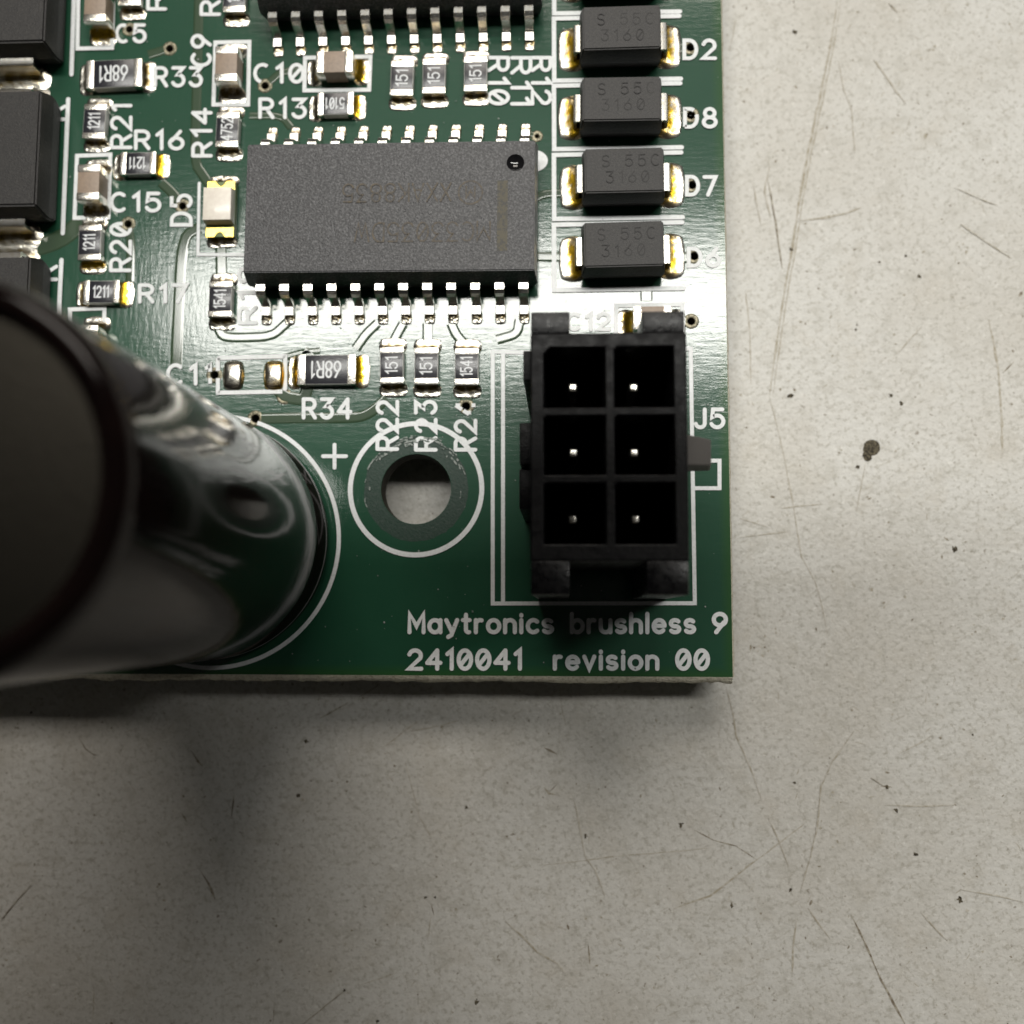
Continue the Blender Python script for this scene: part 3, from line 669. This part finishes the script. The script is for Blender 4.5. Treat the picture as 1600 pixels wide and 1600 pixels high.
u1 = ic(c.x, c.y+.05, 'black integrated circuit with tan stripe, pin dimple and faded upside down marking', -.006)
ua, ub = L(433,82), L(830,80); u2 = ic((ua.x+ub.x)/2, (ua.y+ub.y)/2+5.45, 'black integrated circuit with only its lower row of leads in view')
iz = 2.5
def icxy(px, py): v = L(px, py, 2.5); return v.x-c.x, v.y-c.y-.05
b = MB(); x0, y0 = icxy(777,281); x1, y1 = icxy(793,391); ribbon(b, [((x0+x1)/2,y0),((x0+x1)/2,y1)], abs(x1-x0), iz+.006, caps=False); ob('printed_stripe', b.mesh('printed_stripe','ink'), u1)
b = MB(); x, y = icxy(660,362); text_local(b, 'MC33035DW', 1.0, .09, iz+.005, x, y, PI, .22, .92)
x, y = icxy(620,301); text_local(b, 'XXAK8835', .95, .09, iz+.005, x, y, PI, .22, .92)
x, y = icxy(735,300); ribbon(b, [(x+.62*math.cos(2*PI*i/24), y+.62*math.sin(2*PI*i/24)) for i in range(25)], .09, iz+.006); text_local(b, 'M', .62, .09, iz+.008, x, y, PI)
ob('marking', b.mesh('marking','fadedink'), u1)
x, y = icxy(805,253)
def carve(o, x, y, z, r, depth, m):
    """moulded round dimple cut into a body"""
    R = (r*r+depth*depth)/(2*depth); bm = bmesh.new(); bmesh.ops.create_uvsphere(bm, u_segments=48, v_segments=48, radius=R*S)
    for v in bm.verts: v.co += Vector((x,y,z+R-depth))*S
    me = bpy.data.meshes.new('cut'); bm.to_mesh(me); bm.free(); me.materials.append(MT[m]); me.shade_smooth()
    k = bpy.data.objects.new('cut', me); col.objects.link(k); k.parent = o
    o.data = o.data.copy(); md = o.modifiers.new('cut','BOOLEAN'); md.object = k; md.solver = 'EXACT'; md.material_mode = 'TRANSFER'
    bpy.context.view_layer.update(); dg = bpy.context.evaluated_depsgraph_get(); ne = bpy.data.meshes.new_from_object(o.evaluated_get(dg))
    ne.shade_smooth(); ne.set_sharp_from_angle(angle=math.radians(30)); o.modifiers.clear(); o.data = ne; bpy.data.objects.remove(k)
carve(u1, x, y, iz, .46, .17, 'dimple')

# ---- surface mount diodes (right-hand column)
def hull(name, lv, m, bev):
    bm = bmesh.new(); R = []
    for lx, ly, z in lv: R.append([bm.verts.new((sx*lx/2*S, sy*ly/2*S, z*S)) for sx, sy in ((-1,-1),(1,-1),(1,1),(-1,1))])
    for a, d in zip(R[:-1], R[1:]):
        for i in range(4): bm.faces.new((a[i], a[(i+1)%4], d[(i+1)%4], d[i]))
    bm.faces.new(R[-1]); bm.faces.new(R[0][::-1]); bmesh.ops.bevel(bm, geom=bm.edges[:], offset=bev*S, segments=2, affect='EDGES')
    me = bpy.data.meshes.new(name); bm.to_mesh(me); bm.free(); me.materials.append(MT[m]); me.shade_smooth(); me.set_sharp_from_angle(angle=math.radians(30)); return me
def strap(name, x0, x1, zt, wd, m='lead'):
    """lead that leaves the body at height zt, bends down and ends on the pad"""
    prof = [(x0,zt),(x1-.12,zt),(x1-.03,zt-.04),(x1,zt-.14),(x1,.20),(x1-.03,.08),(x1-.12,.03),(x0,.03)]; b = MB(); n = len(prof); th = .18
    for i, (x, z) in enumerate(prof):
        a = prof[max(i-1,0)]; d = prof[min(i+1,n-1)]; t = Vector((d[0]-a[0], d[1]-a[1])).normalized(); nn = Vector((-t.y,t.x))
        for sy in (-1,1): b.v += [(x, sy*wd/2, z), (x-nn.x*-th*0+nn.x*-th, sy*wd/2, z-nn.y*th)]
    for i in range(n-1):
        q, r = i*4, (i+1)*4; b.f += [(q,q+2,r+2,r),(q+1,r+1,r+3,q+3),(q,r,r+1,q+1),(q+2,q+3,r+3,r+2)]
    bm = bmesh.new(); me = b.mesh(name, m); bm.from_mesh(me); bmesh.ops.recalc_face_normals(bm, faces=bm.faces); bm.to_mesh(me); bm.free()
    me.shade_smooth(); me.set_sharp_from_angle(angle=math.radians(40)); return me
DB = hull('diode', [(4.2,2.35,.10),(4.34,2.70,.95),(4.34,2.70,1.15),(4.06,2.36,2.10)], 'epoxy2', .07)
DS = strap('lead', 1.9, 2.52, 1.12, 1.50); DP = [fillet('solder_joint', 1.62, 2.55, .62, 'flux', 50+k, 1.9, .07, .12) for k in range(3)]
for k, (a, d, lab) in enumerate([(0,0,None),(890,76,'D2'),(890,184,'D8'),(892,291,'D7'),(891,403,'D6')]):
    cx, cy = [(2.95,34.98),(2.96,31.00),(2.95,27.07),(3.04,23.18),(3.00,19.22)][k]
    o = ob('diode', DB, board, (cx,cy,0), [0,.006,-.007,.004,.014][k])
    if lab: label(o, 'black diode with yellowish solder ends beside lettering '+lab)
    for s in (0,1):
        ob('lead', DS, o, (0,0,0), PI*s); ob('solder_joint', DP[(k+s) % 3], o, ((1,-1)[s]*2.58, -.02, 0), PI if s == 0 else 0)
    b = MB(); jx, jy = random.uniform(-.12,.12), random.uniform(-.08,.08); text_local(b, 'S 55C', .60, .055, 2.103, .25+jx, .50+jy, jy*.2, .5); text_local(b, '3160', .60, .055, 2.103, .1+jx, -.38+jy, jy*.2, .5); ob('marking', b.mesh('marking','emboss'), o)

# ---- large rectifier diodes at the left
QB = hull('rectifier_diode', [(5.35,6.5,.10),(5.55,6.95,1.05),(5.55,6.95,1.3),(5.30,6.36,2.40)], 'epoxy2', .10)
QS = strap('lead', 3.1, 3.92, 1.30, 3.05); QP = fillet('solder_joint', 1.7, 3.9, .5, 'solder', 70, 1.8, .06, .1)
for k, (cy, lab) in enumerate([(34.05,'large black rectifier diode with flat tinned lead beside lettering C5'),(24.90,'large black rectifier diode with flat tinned lead beside lettering R21'),(15.70,'large black rectifier diode partly hidden behind the tall capacitor')]):
    cx = [-30.74,-30.76,-30.90][k]
    o = ob('rectifier_diode', QB, board, (cx,cy,0)); label(o, lab)
    for s in (-1,1): ob('lead', QS, o, (0,0,0), s*H); ob('solder_joint', QP, o, (0,s*4.1,0), -s*H)

# ---- tall electrolytic capacitor
R0 = 6.25
prof = [(5.0,.15),(5.9,.15),(6.12,.25),(6.25,.5),(6.27,.9),(6.22,1.35),(6.02,1.75),(5.92,2.05),(6.0,2.4),(6.18,2.75),(6.25,3.2),(6.25,14.0),(6.25,25.1),(6.21,25.5),(6.08,25.82),(5.86,25.98),(5.6,26.0),(5.35,25.93),(5.28,25.78)]
ec = ob('electrolytic_capacitor', lathe('electrolytic_capacitor', prof, 'sleeve', 128, angle=60), board, (CP.x,CP.y,0)); label(ec, 'tall dark glossy electrolytic capacitor standing at the corner of the board')
ob('top_disc', lathe('top_disc', [(5.5,25.62),(5.2,25.62),(5.0,25.66),(.001,25.70)], 'alu', 64), ec)
ob('rubber_seal', lathe('rubber_seal', [(.001,.05),(5.6,.05),(5.7,.3),(5.5,.6)], 'rubber', 64), ec)
for s in (-1,1): ob('lead', rbox('lead', .6,.6,-3.58,.4,'lead',.05,cx=s*2.5), ec)

# ---- connector J5
cn_x, cn_y = 1.86, 7.45
colx = [(-.96,1.70),(2.12,4.67)]; rowy = [(9.11,11.78),(6.15,8.74),(3.15,5.79)]
def cell(x0, x1, y0, y1, ch=.32):
    return [(x0,y0),(x1,y0),(x1,y1),(x0+ch,y1),(x0,y1-ch)]
loc = lambda p: (p[0]-cn_x, p[1]-cn_y)
outl = [(-1.55,2.45),(-1.55,12.42),(5.27,12.42),(5.27,2.45)]
outl = [(-1.55,2.42),(5.25,2.42),(5.25,12.42),(-1.55,12.42)]
hs = [[loc(p) for p in cell(a, d, e, f, .30 if i == 0 and j == 0 else .12)] for i, (a, d) in enumerate(colx) for j, (e, f) in enumerate(rowy)]
me = plate('connector', [loc(p) for p in outl], hs, 1.3, 9.9, 'nylon')
cn = ob('connector', me, board, (cn_x,cn_y,0)); label(cn, 'black six pin connector header with pins deep in its square wells beside lettering J5')
bv = cn.modifiers.new('bevel','BEVEL'); bv.width = .07*S; bv.segments = 2; bv.limit_method = 'ANGLE'; bv.angle_limit = math.radians(50)
ob('base', rbox('base', 6.7, 9.9, .05, 1.35, 'nylon', .05, cx=1.85-cn_x, cy=7.42-cn_y), cn)
for x0, x1, y0, y1 in [(-1.53,.17,12.40,13.40),(3.33,5.18,12.40,13.38),(-1.53,.14,.97,2.44),(3.42,5.22,.97,2.44)]:
    ob('end_rib', rbox('end_rib', x1-x0, y1-y0, .05, 9.86, 'nylon2', .09, cx=(x0+x1)/2-cn_x, cy=(y0+y1)/2-cn_y), cn)
for y0, y1, zz, xo in [(10.7,12.1,8.2,.42),(7.0,8.95,7.2,.62),(5.0,6.9,6.6,.66)]:
    ob('side_key', rbox('side_key', xo, y1-y0, .05, zz, 'nylon', .08, cx=-1.55-xo/2+.03-cn_x, cy=(y0+y1)/2-cn_y), cn)
b = MB(); y0, y1 = 6.75, 8.18
b.add([(5.2,y0,6.3),(6.72,y0+.1,5.9),(6.55,y0+.1,7.6),(5.2,y0,8.5),(5.2,y1,6.3),(6.72,y1-.12,5.9),(6.55,y1-.12,7.6),(5.2,y1,8.5)], [(0,1,2,3),(7,6,5,4),(0,4,5,1),(1,5,6,2),(2,6,7,3)])
b.v = [(x-cn_x,y-cn_y,z) for x, y, z in b.v]; lt = ob('latch', b.mesh('latch','latch'), cn); m_ = lt.modifiers.new('bevel','BEVEL'); m_.width = .08*S; m_.segments = 2; m_.limit_method = 'ANGLE'
lt['label'] = 'grey latch ramp on the side of the connector, lightness painted in'
pin = rbox('pin', .46, .46, -3.58, 7.2, 'tin', .14, seg=3)
for x, y in ((895,605),(990,605),(896,707),(991,707),(895,811),(993,811)):
    q = L(x, y, 7.2); ob('pin', pin, cn, (q.x-cn_x,q.y-cn_y,0))

# ================================================================== the phone that takes the picture, held level above the board
ph = ob('smartphone', rbox('smartphone', 76, 150, 0, 8, 'phone', 1.5, seg=3), None, (PHX-38, PHY-75, PHZ))
ph['label'] = 'dark smartphone held level above the board'; ph['category'] = 'phone'
